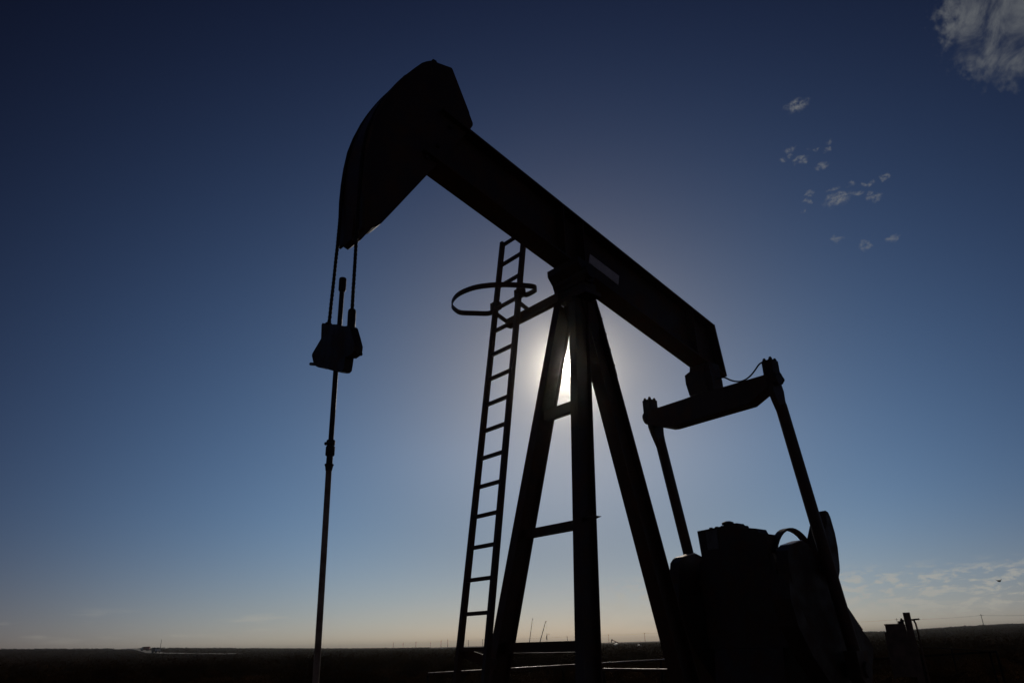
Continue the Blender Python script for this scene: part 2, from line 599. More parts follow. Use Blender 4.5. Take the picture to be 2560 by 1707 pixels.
def zbot(u):
    return 5.837 + (u - 1.78) * 0.2740


bm = B()
UA, UB = 2.02, -2.48
UBb = -2.595
prism(bm, [(UA - 0.25, ztop(UA - 0.25) - 0.002), (UB, ztop(UB)), (UB - 0.005, ztop(UB) - 0.022), (UA - 0.25, ztop(UA - 0.25) - 0.024)], -0.13, 0.13)
prism(bm, [(UA - 0.05, zbot(UA - 0.05)), (UBb, zbot(UBb)), (UBb, zbot(UBb) + 0.022), (UA - 0.05, zbot(UA - 0.05) + 0.022)], -0.13, 0.13)
prism(bm, [(UA - 0.25, ztop(UA - 0.25) - 0.0245), (UB + 0.003, ztop(UB) - 0.0225), (UBb + 0.003, zbot(UBb) + 0.0225), (UA - 0.15, zbot(UA - 0.15) + 0.0225)], -0.012, 0.012)
# end plate and web stiffeners
prism(bm, [(UB - 0.006, ztop(UB)), (UB - 0.026, ztop(UB)), (UBb - 0.02, zbot(UBb)), (UBb - 0.0005, zbot(UBb))], -0.129, 0.129)
for u in (0.16, -0.14, -2.05):
    prism(bm, [(u, ztop(u) - 0.026), (u - 0.014, ztop(u) - 0.026), (u - 0.014, zbot(u) + 0.026), (u, zbot(u) + 0.026)], 0.0125, 0.125)
    prism(bm, [(u, ztop(u) - 0.026), (u - 0.014, ztop(u) - 0.026), (u - 0.014, zbot(u) + 0.026), (u, zbot(u) + 0.026)], -0.125, -0.0125)
wb = link('walking_beam', bm, M_STEEL, pj)
bm = B()
prism(bm, [(-0.343, 5.644), (-0.313, 5.523), (-0.79, 5.394), (-0.819, 5.519)], 0.0125, 0.020)
np_ = link('name_plate', bm, M_PLATE, wb)
np_['label'] = 'blank pale plate on the beam web'

# centre bearing on the post top
bm = B()
octo = [(0.098, 5.315), (0.096, 5.30), (0.03, 5.215), (0.0, 5.12), (-0.10, 5.11), (-0.14, 5.17), (-0.15, 5.29), (-0.12, zbot(-0.12) - 0.004), (0.10, zbot(0.10) - 0.004)]
prism(bm, [(u, z) for u, z in octo], -0.235, 0.235)
cyl(bm, (-0.04, -0.20, 5.21), (-0.04, 0.29, 5.21), 0.075, 18)
box(bm, (-0.19, -0.195, 5.035), (-0.01, 0.20, 5.118))
for u in (-0.16, -0.04):
    for v in (-0.17, 0.17):
        bolt(bm, (u, v, 5.116), (0, 0, 1), 0.02, 0.05)
link('centre_bearing', bm, M_DARK, pj, bevel=0.008)
bm = B()
box(bm, (-0.24, -0.19, 4.985), (0.0, 0.22, 5.034))
prism(bm, [(0.04, 4.984), (-0.30, 4.984), (-0.36, 4.74), (-0.30, 4.55), (-0.05, 4.70)], -0.05, 0.06)
link('post_head_plate', bm, M_STEEL, pj, bevel=0.005)
bm = B()
za_, zb_ = 4.983, 4.58
ga = [(0.012 + 0.1458 * (4.98 - z) - 0.09, v, z) for z, v in ((za_, -0.19), (za_, 0.03), (4.52, 0.035), (4.52, 0.0), (4.75, -0.11))]
ia = [bm.verts.new(p) for p in ga]
ib = [bm.verts.new((p[0] - 0.02, p[1], p[2])) for p in ga]
bm.faces.new(ia)
bm.faces.new(ib[::-1])
for k in range(5):
    bm.faces.new((ia[k], ib[k], ib[(k + 1) % 5], ia[(k + 1) % 5]))
link('gusset_plate', bm, M_STEEL, pj)


# samson post
def fu(z):          # front plane of the two front legs
    return 0.012 + 0.1458 * (4.98 - z)


def v1(z):
    return -0.247 - 0.1655 * (4.98 - z)


def v2(z):
    return 0.025 + 0.0885 * (4.471 - z)


D_LEG, W_LEG = 0.205, 0.10
for vf in (v1, v2):
    bm = B()
    z0, z1 = 0.30, 4.98
    c0_ = (fu(z0) - D_LEG / 2, vf(z0) + W_LEG / 2, z0)
    c1_ = (fu(z1) - D_LEG / 2, vf(z1) + W_LEG / 2, z1)
    sweep(bm, isec(D_LEG, W_LEG, 0.012, 0.009), c0_, c1_, (1, 0, 0))
    box(bm, (fu(z0) - D_LEG - 0.03, vf(z0) - 0.04, 0.28), (fu(z0) + 0.03, vf(z0) + W_LEG + 0.04, 0.299))
    link('front_leg', bm, M_STEEL, pj, bevel=0.002)
bm = B()
# rear leg
def ru(z):
    return -0.555 - 0.278 * (3.32 - z)


z0, z1 = 0.30, 5.0
sweep(bm, isec(0.235, 0.165, 0.014, 0.010), (ru(z0) - 0.118, 0, z0), (ru(z1) - 0.118, 0, z1), (1, 0, 0))
box(bm, (ru(z0) - 0.28, -0.12, 0.28), (ru(z0) + 0.04, 0.12, 0.299))
link('rear_leg', bm, M_STEEL, pj, bevel=0.002)
bm = B()
for k in range(4):
    z = 4.84 - 0.17 * k
    bolt(bm, (ru(z) - 0.236, 0.055, z), (-1, 0, -0.3), 0.02, 0.035)
    bolt(bm, (ru(z) - 0.236, -0.055, z), (-1, 0, -0.3), 0.02, 0.035)
prism(bm, [(ru(4.95) - 0.2365, 4.95), (ru(4.2) - 0.2365, 4.2), (ru(4.2) - 0.25, 4.2), (ru(4.95) - 0.25, 4.95)], -0.08, 0.08)
link('splice_plate', bm, M_DARK, pj)
# cross bars between the front legs
for z, ov1, ov2, hgt in ((3.765, 0.07, 0.0, 0.10), (2.585, 0.0, 0.03, 0.072), (1.575, 0.0, 0.0, 0.085)):
    bm = B()
    u = fu(z) - 0.10
    a, b = v1(z) + W_LEG / 2 + 0.006, v2(z) + W_LEG / 2 - 0.006
    t = 0.006
    # angle section: upright and foot
    box(bm, (u, a, z - hgt / 2), (u + 0.012, b, z + hgt / 2))
    box(bm, (u - 0.05, a, z - hgt / 2 - 0.010), (u + 0.012, b, z - hgt / 2 - 0.0005))
    if ov1:
        prism(bm, [(v1(z) + W_LEG / 2 - 0.007, z + 0.06), (v1(z) - 0.02, z + 0.06), (v1(z) - 0.075, z + 0.04), (v1(z) - 0.02, z + 0.02), (v1(z) + W_LEG / 2 - 0.007, z + 0.02)], u + 0.018, u + 0.03, 'u')
    if ov2:
        prism(bm, [(v2(z) + W_LEG / 2 + 0.007, z + 0.04), (v2(z) + W_LEG + 0.09, z + 0.04), (v2(z) + W_LEG + 0.18, z + 0.02), (v2(z) + W_LEG + 0.09, z + 0.005), (v2(z) + W_LEG / 2 + 0.007, z + 0.005)], u + 0.018, u + 0.03, 'u')
    link('cross_bar', bm, M_STEEL, pj)

# ladder
LA, LS = Vector((0.067, -1.007, 6.095)), Vector((0.0437, 0.0023, -0.3016))
LW = 0.3657
lad = thing('ladder', '', '')
for k_ in ('label', 'category'):
    del lad[k_]
lad.parent = pj
for s in (0, 1):
    bm = B()
    off = Vector((0, -0.022 if s == 0 else LW + 0.022, 0))
    k1 = -0.15 if s == 0 else -0.55
    bar(bm, LA + LS * k1 + off, LA + LS * 19.2 + off, 0.055, 0.044, (1, 0, 0))
    link('ladder_rail', bm, M_STEEL, lad, bevel=0.003)
for k in range(0, 19):
    bm = B()
    a = LA + LS * k
    bar(bm, a + Vector((0, 0.0005, 0)), a + Vector((0, LW - 0.0005, 0)), 0.034, 0.034, (1, 0, 0))
    link('ladder_rung', bm, M_STEEL, lad, bevel=0.003)
bm = B()
hoop = [(0.19, -0.585, 5.24), (0.10, -0.60, 5.24), (0.085, -0.50, 5.24), (0.10, -0.42, 5.24), (0.17, -0.40, 5.24), (0.285, -0.455, 5.24), (0.437, -0.55, 5.24), (0.56, -0.66, 5.24),
        (0.665, -0.81, 5.24), (0.71, -1.00, 5.24), (0.69, -1.16, 5.24), (0.61, -1.32, 5.24), (0.50, -1.40, 5.24), (0.40, -1.42, 5.24), (0.27, -1.34, 5.24), (0.13, -1.24, 5.24), (0.115, -1.12, 5.24), (0.19, -1.075, 5.24)]
ribbon(bm, smooth_path(hoop, 5), 0.062, 0.010)
link('safety_hoop', bm, M_STEEL, lad)
for v in (-1.04, -0.61):
    bm = B()
    box(bm, (0.14, v - 0.055, 5.195), (0.22, v + 0.055, 5.285))
    bolt(bm, (0.22, v, 5.24), (1, 0, 0), 0.014, 0.03)
    link('hoop_clamp', bm, M_DARK, lad, bevel=0.004)
# strut from the post to the ladder and its arms
bm = B()
box(bm, (-0.035, -1.03, 5.005), (0.03, -0.16, 5.115))
link('ladder_strut', bm, M_STEEL, lad, bevel=0.004)
for v in (-1.03, -0.64):
    bm = B()
    bar(bm, (0.225, v, 5.155), (0.0, v, 5.075), 0.012, 0.055, (0, 1, 0))
    link('ladder_arm', bm, M_STEEL, lad)
bm = B()
bar(bm, (0.70, -1.05, 1.56), (0.56, -0.66, 1.44), 0.010, 0.085, (0.9, 0.3, 0))
link('ladder_arm', bm, M_STEEL, lad)

# equalizer bearing, equalizer, caps and pitmans
bm = B()
brg = [(-0.125, 4.80), (-0.135, 4.681), (-0.162, 4.675), (-0.212, 4.656), (-0.213, 4.546), (-0.179, 4.375), (0.17, 4.375), (0.17, 4.521), (0.158, 4.60), (0.152, 4.80)]
prism(bm, [(v, min(z, 4.735)) for v, z in brg], -2.42, -2.20, 'u')
prism(bm, [(-2.195, 4.372), (-2.425, 4.372), (-2.45, 4.50), (-2.43, 4.64), (-2.19, 4.70), (-2.17, 4.52)], -0.09, 0.09)
link('tail_bearing', bm, M_DARK, pj, bevel=0.006)
bm = B()
eqp = [(-0.86, 4.36), (-0.267, 4.366), (-0.165, 4.371), (0.294, 4.362), (0.86, 4.352), (0.86, 4.21), (0.769, 4.161), (0.577, 4.076), (0.012, 4.073), (-0.533, 4.069), (-0.604, 4.079), (-0.808, 4.158), (-0.86, 4.20)]
prism(bm, eqp, -2.41, -2.21, 'u')
link('equalizer', bm, M_STEEL, pj, bevel=0.006)
EQU = -2.31
for s in (-1, 1):
    vc = 0.885 * s
    capo = link('pitman_cap', (lambda b: (prism(b, [(vc - 0.062, 4.25), (vc + 0.062, 4.25), (vc + 0.062, 4.525), (vc - 0.062, 4.525)], -2.385, -2.235, 'u'),
                              cyl(b, (EQU, vc - 0.085, 4.30), (EQU, vc + 0.085, 4.30), 0.082, 16), b)[-1])(B()), M_DARK, pj, bevel=0.006)
    for du in (-0.048, 0.048):
        for dv in (-0.038, 0.038):
            bm = B()
            lathe(bm, (EQU + du, vc + dv, 4.525), (0, 0, 1), [(0, 0.022), (0.02, 0.022), (0.0201, 0.015), (0.034, 0.015)], 6)
            link('cap_bolt', bm, M_DARK, capo)
    bm = B()
    # forked head narrowing into the long pipe
    vp = 0.87 * s
    def pc(z):
        return -2.487 - 0.232 * (3.70 - z)
    prism(bm, [(-2.235, 4.30), (-2.245, 4.15), (-2.285, 4.06), (pc(3.88) + 0.06, 3.88), (pc(3.88) - 0.06, 3.88), (-2.475, 4.08), (-2.48, 4.19), (-2.43, 4.34), (-2.30, 4.40)], vp - 0.033, vp + 0.033)
    tube(bm, [(pc(4.02), vp, 4.02), (pc(1.35), vp, 1.35)], 0.066, 18)
    prism(bm, [(pc(1.35) + 0.12, 1.45), (pc(1.35) - 0.12, 1.45), (pc(1.3) - 0.14, 1.2), (pc(1.2), 1.08), (pc(1.3) + 0.12, 1.2)], vp - 0.07, vp + 0.07)
    link('pitman_arm', bm, M_STEEL, pj, smooth=40)
# grease hose
bm = B()
h1 = [(-2.24, v, z) for v, z in [(0.20, 4.50), (0.279, 4.492), (0.323, 4.479), (0.386, 4.431), (0.443, 4.398), (0.507, 4.376), (0.562, 4.374), (0.612, 4.384), (0.672, 4.412), (0.736, 4.46), (0.772, 4.492), (0.809, 4.512), (0.86, 4.515)]]
tube(bm, smooth_path(h1, 4), 0.0095, 8)
h2 = [(-2.23, v, z) for v, z in [(0.95, 4.325), (1.005, 4.316), (1.031, 4.287), (1.054, 4.241), (1.05, 4.221), (1.028, 4.206), (0.985, 4.195)]]
tube(bm, smooth_path(h2, 4), 0.0095, 8)
link('grease_hose', bm, M_HOSE, pj, smooth=50)

# gear box
bm = B()
top = [(-0.457, 2.791), (-0.20, 2.80), (-0.082, 2.806), (0.112, 2.795), (0.122, 2.765), (0.33, 2.722), (0.352, 2.672), (0.43, 2.655), (0.43, 2.2), (-0.44, 2.2), (-0.44, 2.52)]
prism(bm, top, -2.60, -2.40, 'u')
prism(bm, [(-0.47, 2.45), (0.47, 2.45), (0.49, 2.38), (0.49, 1.50), (-0.49, 1.50), (-0.49, 2.40)], -3.30, -2.405, 'u')
gbx = link('gear_box', bm, M_DARK, pj, bevel=0.008)
bm = B()
box(bm, (-2.3995, -0.335, 2.56), (-2.39, -0.18, 2.775))
pl = link('data_plate', bm, M_DULL, gbx)
bm = B()
lathe(bm, (-2.47, -0.07, 2.80), (0, 0, 1), [(0, 0.05), (0.02, 0.05), (0.022, 0.068), (0.045, 0.068), (0.058, 0.04)], 14)
link('breather_cap', bm, M_DARK, gbx, smooth=40)
for v in (-0.28, -0.20, -0.12):
    bm = B()
    cyl(bm, (-2.43, v, 2.796), (-2.43, v, 2.812), 0.022, 6)
    link('cover_bolt', bm, M_DARK, gbx)
bm = B()
prism(bm, [(-0.05, 2.79), (-0.03, 2.828), (0.07, 2.82), (0.095, 2.785)], -2.58, -2.44, 'u')
link('gear_box_cover', bm, M_DARK, gbx, bevel=0.005)
bm = B()
cyl(bm, (-2.62, -0.598, 2.22), (-2.62, 0.598, 2.22), 0.12, 20)
link('crank_shaft', bm, M_DARK, pj, smooth=40)
bm = B()
cx_, cz_, ro, ri = -2.92, 2.27, 0.48, 0.455
vv = (0.40, 0.48)
n = 40
ring = []
for k in range(n):
    a = 2 * math.pi * k / n
    ring.append([bm.verts.new((cx_ + rr * math.cos(a), v, cz_ + rr * math.sin(a))) for rr, v in ((ro, vv[0]), (ro, vv[1]), (ri, vv[1]), (ri, vv[0]))])
for k in range(n):
    a, b = ring[k], ring[(k + 1) % n]
    for q in range(4):
        bm.faces.new((a[q], a[(q + 1) % 4], b[(q + 1) % 4], b[q]))
cyl(bm, (cx_, 0.395, cz_), (cx_, 0.475, cz_), 0.12, 20)
for a in (205, 270, 335):
    bar(bm, (cx_ + 0.10 * math.cos(R(a)), 0.44, cz_ + 0.10 * math.sin(R(a))), (cx_ + 0.46 * math.cos(R(a)), 0.44, cz_ + 0.46 * math.sin(R(a))), 0.05, 0.04, (0, 1, 0))
link('brake_drum', bm, M_DARK, pj, smooth=40)

# cranks with their toothed tail edge, and counterweights
edge = [(-3.228, 2.145), (-3.335, 1.93), (-3.343, 1.89), (-3.451, 1.791), (-3.485, 1.755)]
t0, t1_ = Vector((-3.49, 1.74)), Vector((-3.60, 1.645))
teeth = []
for k in range(5):
    p = t0 + (t1_ - t0) * (k / 5)
    q = t0 + (t1_ - t0) * ((k + 0.55) / 5)
    nrm = Vector((-0.66, 0.75)) * 0.010
    teeth += [tuple(p + nrm), tuple(q + nrm), tuple(q - nrm), tuple(t0 + (t1_ - t0) * ((k + 1) / 5) - nrm)]
def crank_poly(s):
    d = -0.09 if s > 0 else 0.0
    return [(-2.14 + d, 2.30), (-2.18 + d, 2.44), (-2.245 + d, 2.493), (-2.52 + d, 2.556), (-2.62 + d, 2.53), (-2.95, 2.28)] + edge + teeth + \
        [(-3.689, 1.56), (-3.756, 1.469), (-3.71, 1.36), (-3.647, 1.28), (-3.54, 1.10), (-3.38, 0.92), (-3.10, 0.92), (-2.80, 1.15), (-2.50, 1.50), (-2.30 + d, 1.80), (-2.16 + d, 2.05)]
cw = [(-3.16, 2.92), (-3.208, 2.906), (-3.24, 2.852), (-3.274, 2.674), (-3.273, 2.522), (-3.235, 2.329), (-3.212, 2.262), (-3.115, 2.138), (-2.85, 2.25), (-2.90, 2.47), (-3.007, 2.625), (-3.13, 2.785), (-3.145, 2.92)]
cw2 = [(-2.10, 2.20), (-2.06, 1.95), (-2.12, 1.70), (-2.30, 1.42), (-2.58, 1.14), (-2.95, 0.86), (-3.05, 0.95), (-2.60, 1.40), (-2.30, 1.75)]
for s in (-1, 1):
    bm = B()
    a, b = sorted((0.60 * s, 0.735 * s))
    prism(bm, crank_poly(s), a, b)
    dd = -0.09 if s > 0 else 0.0
    ck = link('crank', bm, M_DARK, pj, bevel=0.004)
    bm = B()
    prism(bm, [(-2.26 + dd, 2.498), (-2.515 + dd, 2.5575), (-2.518 + dd, 2.5655), (-2.263 + dd, 2.506)], a + 0.004, b - 0.004)  # thin pale facing that stands in for sunlight glancing off the crank end
    link('sunlit_crank_end', bm, M_BRIGHT, ck)
    bm = B()
    a, b = sorted((0.585 * s, 0.79 * s))
    prism(bm, cw, a, b)
    link('counterweight', bm, M_DARK, pj, bevel=0.008)
    bm = B()
    prism(bm, cw2, a, b)
    link('counterweight', bm, M_DARK, pj, bevel=0.008)
    bm = B()
    zz = 1.30
    cyl(bm, (pc(1.27), 0.60 * s, 1.27), (pc(1.27), 0.97 * s, 1.27), 0.075, 16)
    link('wrist_pin', bm, M_DARK, pj, smooth=40)

# pedestal and skid
bm = B()
prism(bm, [(-2.2, 0.30), (-2.4, 1.497), (-3.3, 1.497), (-3.55, 0.30)], -0.42, 0.42)
link('pedestal', bm, M_DARK, pj, bevel=0.01)
for v in (-0.62, 0.62):
    bm = B()
    sweep(bm, isec(0.26, 0.17, 0.015, 0.012), (1.0, v, 0.15), (-5.0, v, 0.15), (0, 0, 1))
    link('skid_beam', bm, M_DARK, pj)
for u in (0.72, -1.45, -2.4, -3.4, -4.8):
    bm = B()
    w2 = 1.15 if u == 0.72 else 0.52
    bar(bm, (u, -w2, 0.16), (u, w2, 0.16), 0.20, 0.14, (0, 0, 1))
    link('skid_cross_member', bm, M_DARK, pj)

# ------------------------------------------------------------------ wireline hanger (hangs from the horsehead)
UC = 2.645
br = thing('bridle', 'twin wire ropes with carrier bar hanging from the horsehead', 'bridle', O, RZ)
for pts in ([(2.372, 0.15, 6.366), (2.48, 0.155, 6.143), (2.55, 0.16, 5.94), (2.60, 0.165, 5.76), (2.628, 0.17, 5.562), (2.642, 0.18, 5.39), (2.650, 0.192, 5.206), (2.655, 0.203, 4.9), (2.652, 0.203, 4.773), (2.649, 0.196, 4.578), (2.645, 0.200, 3.98)],
            [(2.19, -0.13, 6.685), (2.288, -0.13, 6.53), (2.376, -0.13, 6.368), (2.48, -0.13, 6.143), (2.55, -0.13, 5.94), (2.60, -0.13, 5.76), (2.628, -0.13, 5.562), (2.642, -0.13, 5.39), (2.650, -0.128, 5.206), (2.655, -0.122, 4.81), (2.653, -0.135, 4.623), (2.648, -0.172, 4.123), (2.645, -0.186, 4.02)]):
    bm = B()
    # two strands laid round each other
    sp = smooth_path(pts, 40)
    for ph in (0, math.pi):
        st = []
        for i, p in enumerate(sp):
            a = ph + p.z * 2 * math.pi / 0.075
            st.append(p + Vector((math.cos(a), math.sin(a), 0)) * 0.0042)
        tube(bm, st, 0.0118, 7)
    link('wire_rope', bm, M_CABLE, br, smooth=60)
for (va_, za), (vb_, zb), rr in (((0.199, 4.012), (0.203, 3.80), 0.0315), ((-0.195, 4.04), (-0.20, 3.86), 0.034)):
    bm = B()
    lathe(bm, (UC, va_, za), (0, vb_ - va_, zb - za), [(0, rr * 0.55), (0.012, rr * 0.92), (0.03, rr), (abs(zb - za), rr)], 14)
    link('rope_socket', bm, M_DARK, br, smooth=40)
bm = B()
car = [(-0.235, 3.904), (-0.374, 3.821), (-0.379, 3.803), (-0.348, 3.745), (-0.326, 3.712), (-0.285, 3.681), (-0.241, 3.658), (-0.142, 3.625), (-0.035, 3.574),
       (0.036, 3.543), (0.12, 3.512), (0.164, 3.502), (0.194, 3.511), (0.203, 3.556), (0.21, 3.605), (0.25, 3.592), (0.319, 3.596), (0.337, 3.612), (0.342, 3.654),
       (0.302, 3.734), (0.248, 3.833), (0.232, 3.85), (0.131, 3.88), (0.039, 3.931), (-0.098, 3.981), (-0.146, 3.992), (-0.157, 4.008), (-0.234, 4.042), (-0.248, 4.031)]
prism(bm, car, UC - 0.035, UC + 0.035, 'u')
link('carrier_bar', bm, M_DARK, br, bevel=0.008)
for p0, p1 in (((-0.464, 3.765), (-0.315, 3.715)), ((0.385, 3.575), (0.305, 3.622))):
    bm = B()
    cyl(bm, (UC, *p0), (UC, *p1), 0.0135, 10)
    link('latch_pin', bm, M_DARK, br, smooth=40)

# ------------------------------------------------------------------ polished rod string (carried by the carrier bar)
pr = thing('polished_rod', 'slim polished rod with clamp hanging below the carrier bar', 'pump rod', O, RZ)
bm = B()
tube(bm, [(UC, 0.002, 4.30), (UC, 0.004, 3.9), (UC, 0.0, 3.55), (UC, 0.010, 2.85)], 0.0195, 14)
link('rod', bm, M_DARK, pr, smooth=40)
bm = B()
tube(bm, [(UC, 0.003, 4.245), (UC, 0.003, 4.255), (UC, 0.002, 4.355), (UC, 0.002, 4.362)], [0.024, 0.030, 0.030, 0.026], 14)
link('top_coupling', bm, M_DARK, pr, smooth=40)
bm = B()
lathe(bm, (UC, 0.008, 2.976), (0, 0, 1), [(0, 0.026), (0.006, 0.032), (0.036, 0.032), (0.042, 0.026)], 14)
cyl(bm, (UC, 0.0, 2.998), (UC, -0.055, 3.006), 0.008, 8)
cyl(bm, (UC, -0.055, 3.006), (UC, -0.073, 3.008), 0.014, 8)
lathe(bm, (UC, 0.008, 2.900), (0, 0, 1), [(0, 0.030), (0.006, 0.0335), (0.066, 0.0335), (0.072, 0.028)], 14)
link('rod_clamp', bm, M_DARK, pr, smooth=40)
bm = B()
lathe(bm, (UC, 0.009, 2.79), (0, 0, 1), [(0, 0.0235), (0.028, 0.028), (0.045, 0.034), (0.052, 0.024), (0.11, 0.0235)], 14)
cyl(bm, (UC, 0.0, 2.838), (UC, -0.038, 2.842), 0.008, 8)
link('packing_collar', bm, M_DARK, pr, smooth=40)
bm = B()
tube(bm, [(UC, 0.009, 2.80), (UC, 0.030, 2.2), (UC, 0.047, 1.6), (UC, 0.06, 0.9)], 0.0215, 14)
link('rod_sleeve', bm, M_LINER, pr, smooth=40)

# wellhead the rod runs into, just below the frame
wh = thing('wellhead', 'squat steel wellhead with stuffing box under the polished rod', 'wellhead', O, RZ)
bm = B()
lathe(bm, (UC, 0.062, 0.0), (0, 0, 1), [(0, 0.16), (0.05, 0.16), (0.05, 0.09), (0.30, 0.09), (0.30, 0.14), (0.36, 0.14), (0.36, 0.08), (0.62, 0.08)], 20)
cyl(bm, (UC, 0.062, 0.50), (UC, 0.45, 0.50), 0.05, 14)
link('casing_head', bm, M_DARK, wh, smooth=40)
bm = B()
lathe(bm, (UC, 0.062, 0.621), (0, 0, 1), [(0, 0.07), (0.12, 0.07), (0.14, 0.05), (0.26, 0.05)], 16)
link('stuffing_box', bm, M_DARK, wh, smooth=40)

# ------------------------------------------------------------------ pipe rails round the site
def rail(label, pts, posts, r_=0.030, m=None):
    m = m or M_PIPE
    t = thing('pipe_rail', label, 'rail', (pts[0][0], pts[0][1], 0))
    o0 = Vector((pts[0][0], pts[0][1], 0))
    bm = B()
    pp_ = [Vector(p) - o0 for p in pts]
    tube(bm, pp_, r_, 10)
    link('rail', bm, m, t, smooth=50)
    for (x, y, z) in posts:
        bm = B()
        cyl(bm, Vector((x, y, -0.2)) - o0, Vector((x, y, z - r_ * 0.9)) - o0, 0.028, 10)
        link('rail_post', bm, M_PIPE2, t, smooth=50)
    return t


def lerp(a, b, t):
    return tuple(a[i] + (b[i] - a[i]) * t for i in range(3))


A1, B1 = (-2.0, 16.8, 1.07), (7.3, 26.4, 1.07)
rail('long sunlit pipe rail running behind the ladder and the front legs', [A1, B1], [lerp(A1, B1, t) for t in (0.0, 0.33, 0.66, 1.0)])
A2, B2 = (1.73, 16.46, 1.07), (4.4, 13.2, 1.07)
rail('short pipe rail with bright top running from the middle leg to the cranks', [A2, B2], [lerp(A2, B2, t) for t in (0.0, 1.0)])
A3, B3 = (6.8, 17.5, 1.07), (13.55, 22.25, 1.07)
rail('dark pipe rail passing in front of the control box post', [A3, B3], [lerp(A3, B3, t) for t in (0.0, 0.5, 1.0)], r_=0.024, m=M_PIPE2)
A4, B4 = (13.62, 22.4, 1.07), (17.1, 33.2, 1.07)
rail('dark pipe rail angling away behind the control box on the right', [A4, B4], [lerp(A4, B4, t) for t in (0.06, 0.5, 1.0)], r_=0.024, m=M_PIPE2)

# ------------------------------------------------------------------ control panel on its post
cb = thing('control_panel', 'brown metal control box on a thick post with bent conduit', 'control box', (9.02, 17.85, 0), R(-27))
bm = B()
box(bm, (-0.075, -0.075, -0.3), (0.075, 0.075, 2.055))
link('post', bm, M_BOX, cb, bevel=0.006)
bm = B()
box(bm, (-0.50, -0.12, 0.70), (-0.078, 0.12, 1.794))
bx = link('upper_box', bm, M_BOX, cb, bevel=0.008)
bm = B()
box(bm, (-0.515, -0.14, 1.795), (-0.085, 0.14, 1.82))
link('box_lid', bm, M_BOX, bx, bevel=0.003)
bm = B()
box(bm, (-0.47, -0.133, 0.75), (-0.10, -0.1205, 1.76))
link('box_door', bm, M_BOX, bx, bevel=0.003)
bm = B()
box(bm, (-0.545, -0.10, 0.65), (-0.501, 0.10, 1.64))
link('side_box', bm, M_BOX, cb, bevel=0.008)
bm = B()
box(bm, (-0.215, -0.08, 1.822), (-0.09, 0.08, 1.875))
lathe(bm, (-0.13, 0.0, 1.876), (0, 0, 1), [(0, 0.035), (0.03, 0.035), (0.04, 0.02), (0.06, 0.02)], 10)
link('terminal_block', bm, M_DARK, cb, bevel=0.003)
bm = B()
cyl(bm, (0.0755, 0, 1.895), (0.245, 0, 1.905), 0.018, 10)
link('pipe_stub', bm, M_PIPE, cb, smooth=50)
bm = B()
tube(bm, smooth_path([(-0.078, 0.03, 1.87), (-0.11, 0.03, 1.895), (-0.135, 0.03, 1.88), (-0.135, 0.03, 1.82)], 5), 0.014, 8)
link('conduit_elbow', bm, M_PIPE, cb, smooth=50)
bm = B()
tube(bm, smooth_path([(0.075, 0.02, 1.89), (0.11, 0.02, 1.89), (0.135, 0.02, 1.84), (0.15, 0.02, 1.6), (0.15, 0.02, 0.0)], 6), 0.020, 10)
link('conduit', bm, M_PIPE, cb, smooth=50)

# ------------------------------------------------------------------ power poles and wires
def top_pole(x, y, ztop_, arm=2.2, name='utility_pole', label='', group=None, wide=1.0):
    zb = terrain(x, y) - 0.5
    t = thing(name, label, 'pole', (x, y, zb), math.atan2(-x, y), group)
    h_ = ztop_ - zb
    bm = B()
    tube(bm, [(0, 0, 0), (0, 0, h_)], [0.20 * wide, 0.13 * wide], 8)
    link('pole_shaft', bm, M_WOOD, t, smooth=50)
    if arm:
        bm = B()
        box(bm, (-arm / 2, -0.07, h_ - 0.95), (arm / 2, 0.07, h_ - 0.78))
        for k in (-1, -0.3, 0.3, 1):
            cyl(bm, (k * arm / 2 * 0.94, 0, h_ - 0.78), (k * arm / 2 * 0.94, 0, h_ - 0.55), 0.05, 6)
        link('cross_arm', bm, M_WOOD, t)
    return t


LINE_MID = 'power poles of the far line'
mid = [(-219.55, 1332.03, 10.55, 1.6), (-181.12, 1337.79, 10.86, 2.2), (-122.69, 1193.71, 10.4, 2.2), (-103.13, 1095.15, 10.94, 2.4),
       (-77.3, 1147.4, 9.58, 2.2), (-53.82, 1098.68, 9.79, 2.4), (60.85, 998.15, 9.68, 2.2)]
for x, y, z, a in mid:
    top_pole(x, y, z + 0.3, a, label='small far wooden power pole on the horizon near the ladder', group=LINE_MID, wide=2.0)
top_pole(102.43, 894.15, 10.1, 2.4, label='far power pole just left of the small distant pump jack', wide=1.3)
top_pole(135.43, 839.14, 10.1, 2.4, label='far power pole right of the small distant pump jack, beside the rear leg', wide=1.3)
top_pole(-423.51, 905.89, 18.01, 0.9, label='lone dark pole standing on the left rise above the truck', wide=1.6)
top_pole(-276.37, 1064.72, 16.97, 0.9, label='thin far pole on the horizon just right of the rod', wide=1.3)
top_pole(264.46, 538.57, 11.8, 2.2, label='far power pole peeping up behind the control box', wide=1.0)
top_pole(268.11, 445.55, 11.1, 2.2, label='power pole on the right ridge carrying the wires past the control box', wide=1.0)
for label, x, y, z in (('far pole with a drum transformer left of the ladder foot', -225.36, 1482.97, 11.2),
                       ('far thin pole with a transformer seen between the ladder rails', -104.91, 1396.06, 9.6),
                       ('far stubby pole with a small head left of the ladder', -173.35, 1489.95, 10.9)):
    t = top_pole(x, y, z, 0, label=label, wide=1.5)
    bm = B()
    hh = z - terrain(x, y) + 0.5
    cyl(bm, (0.0, -0.5, hh - 3.6), (0.0, -0.5, hh - 1.4), 0.45, 10)
    link('transformer', bm, M_BOOM, t, smooth=50)


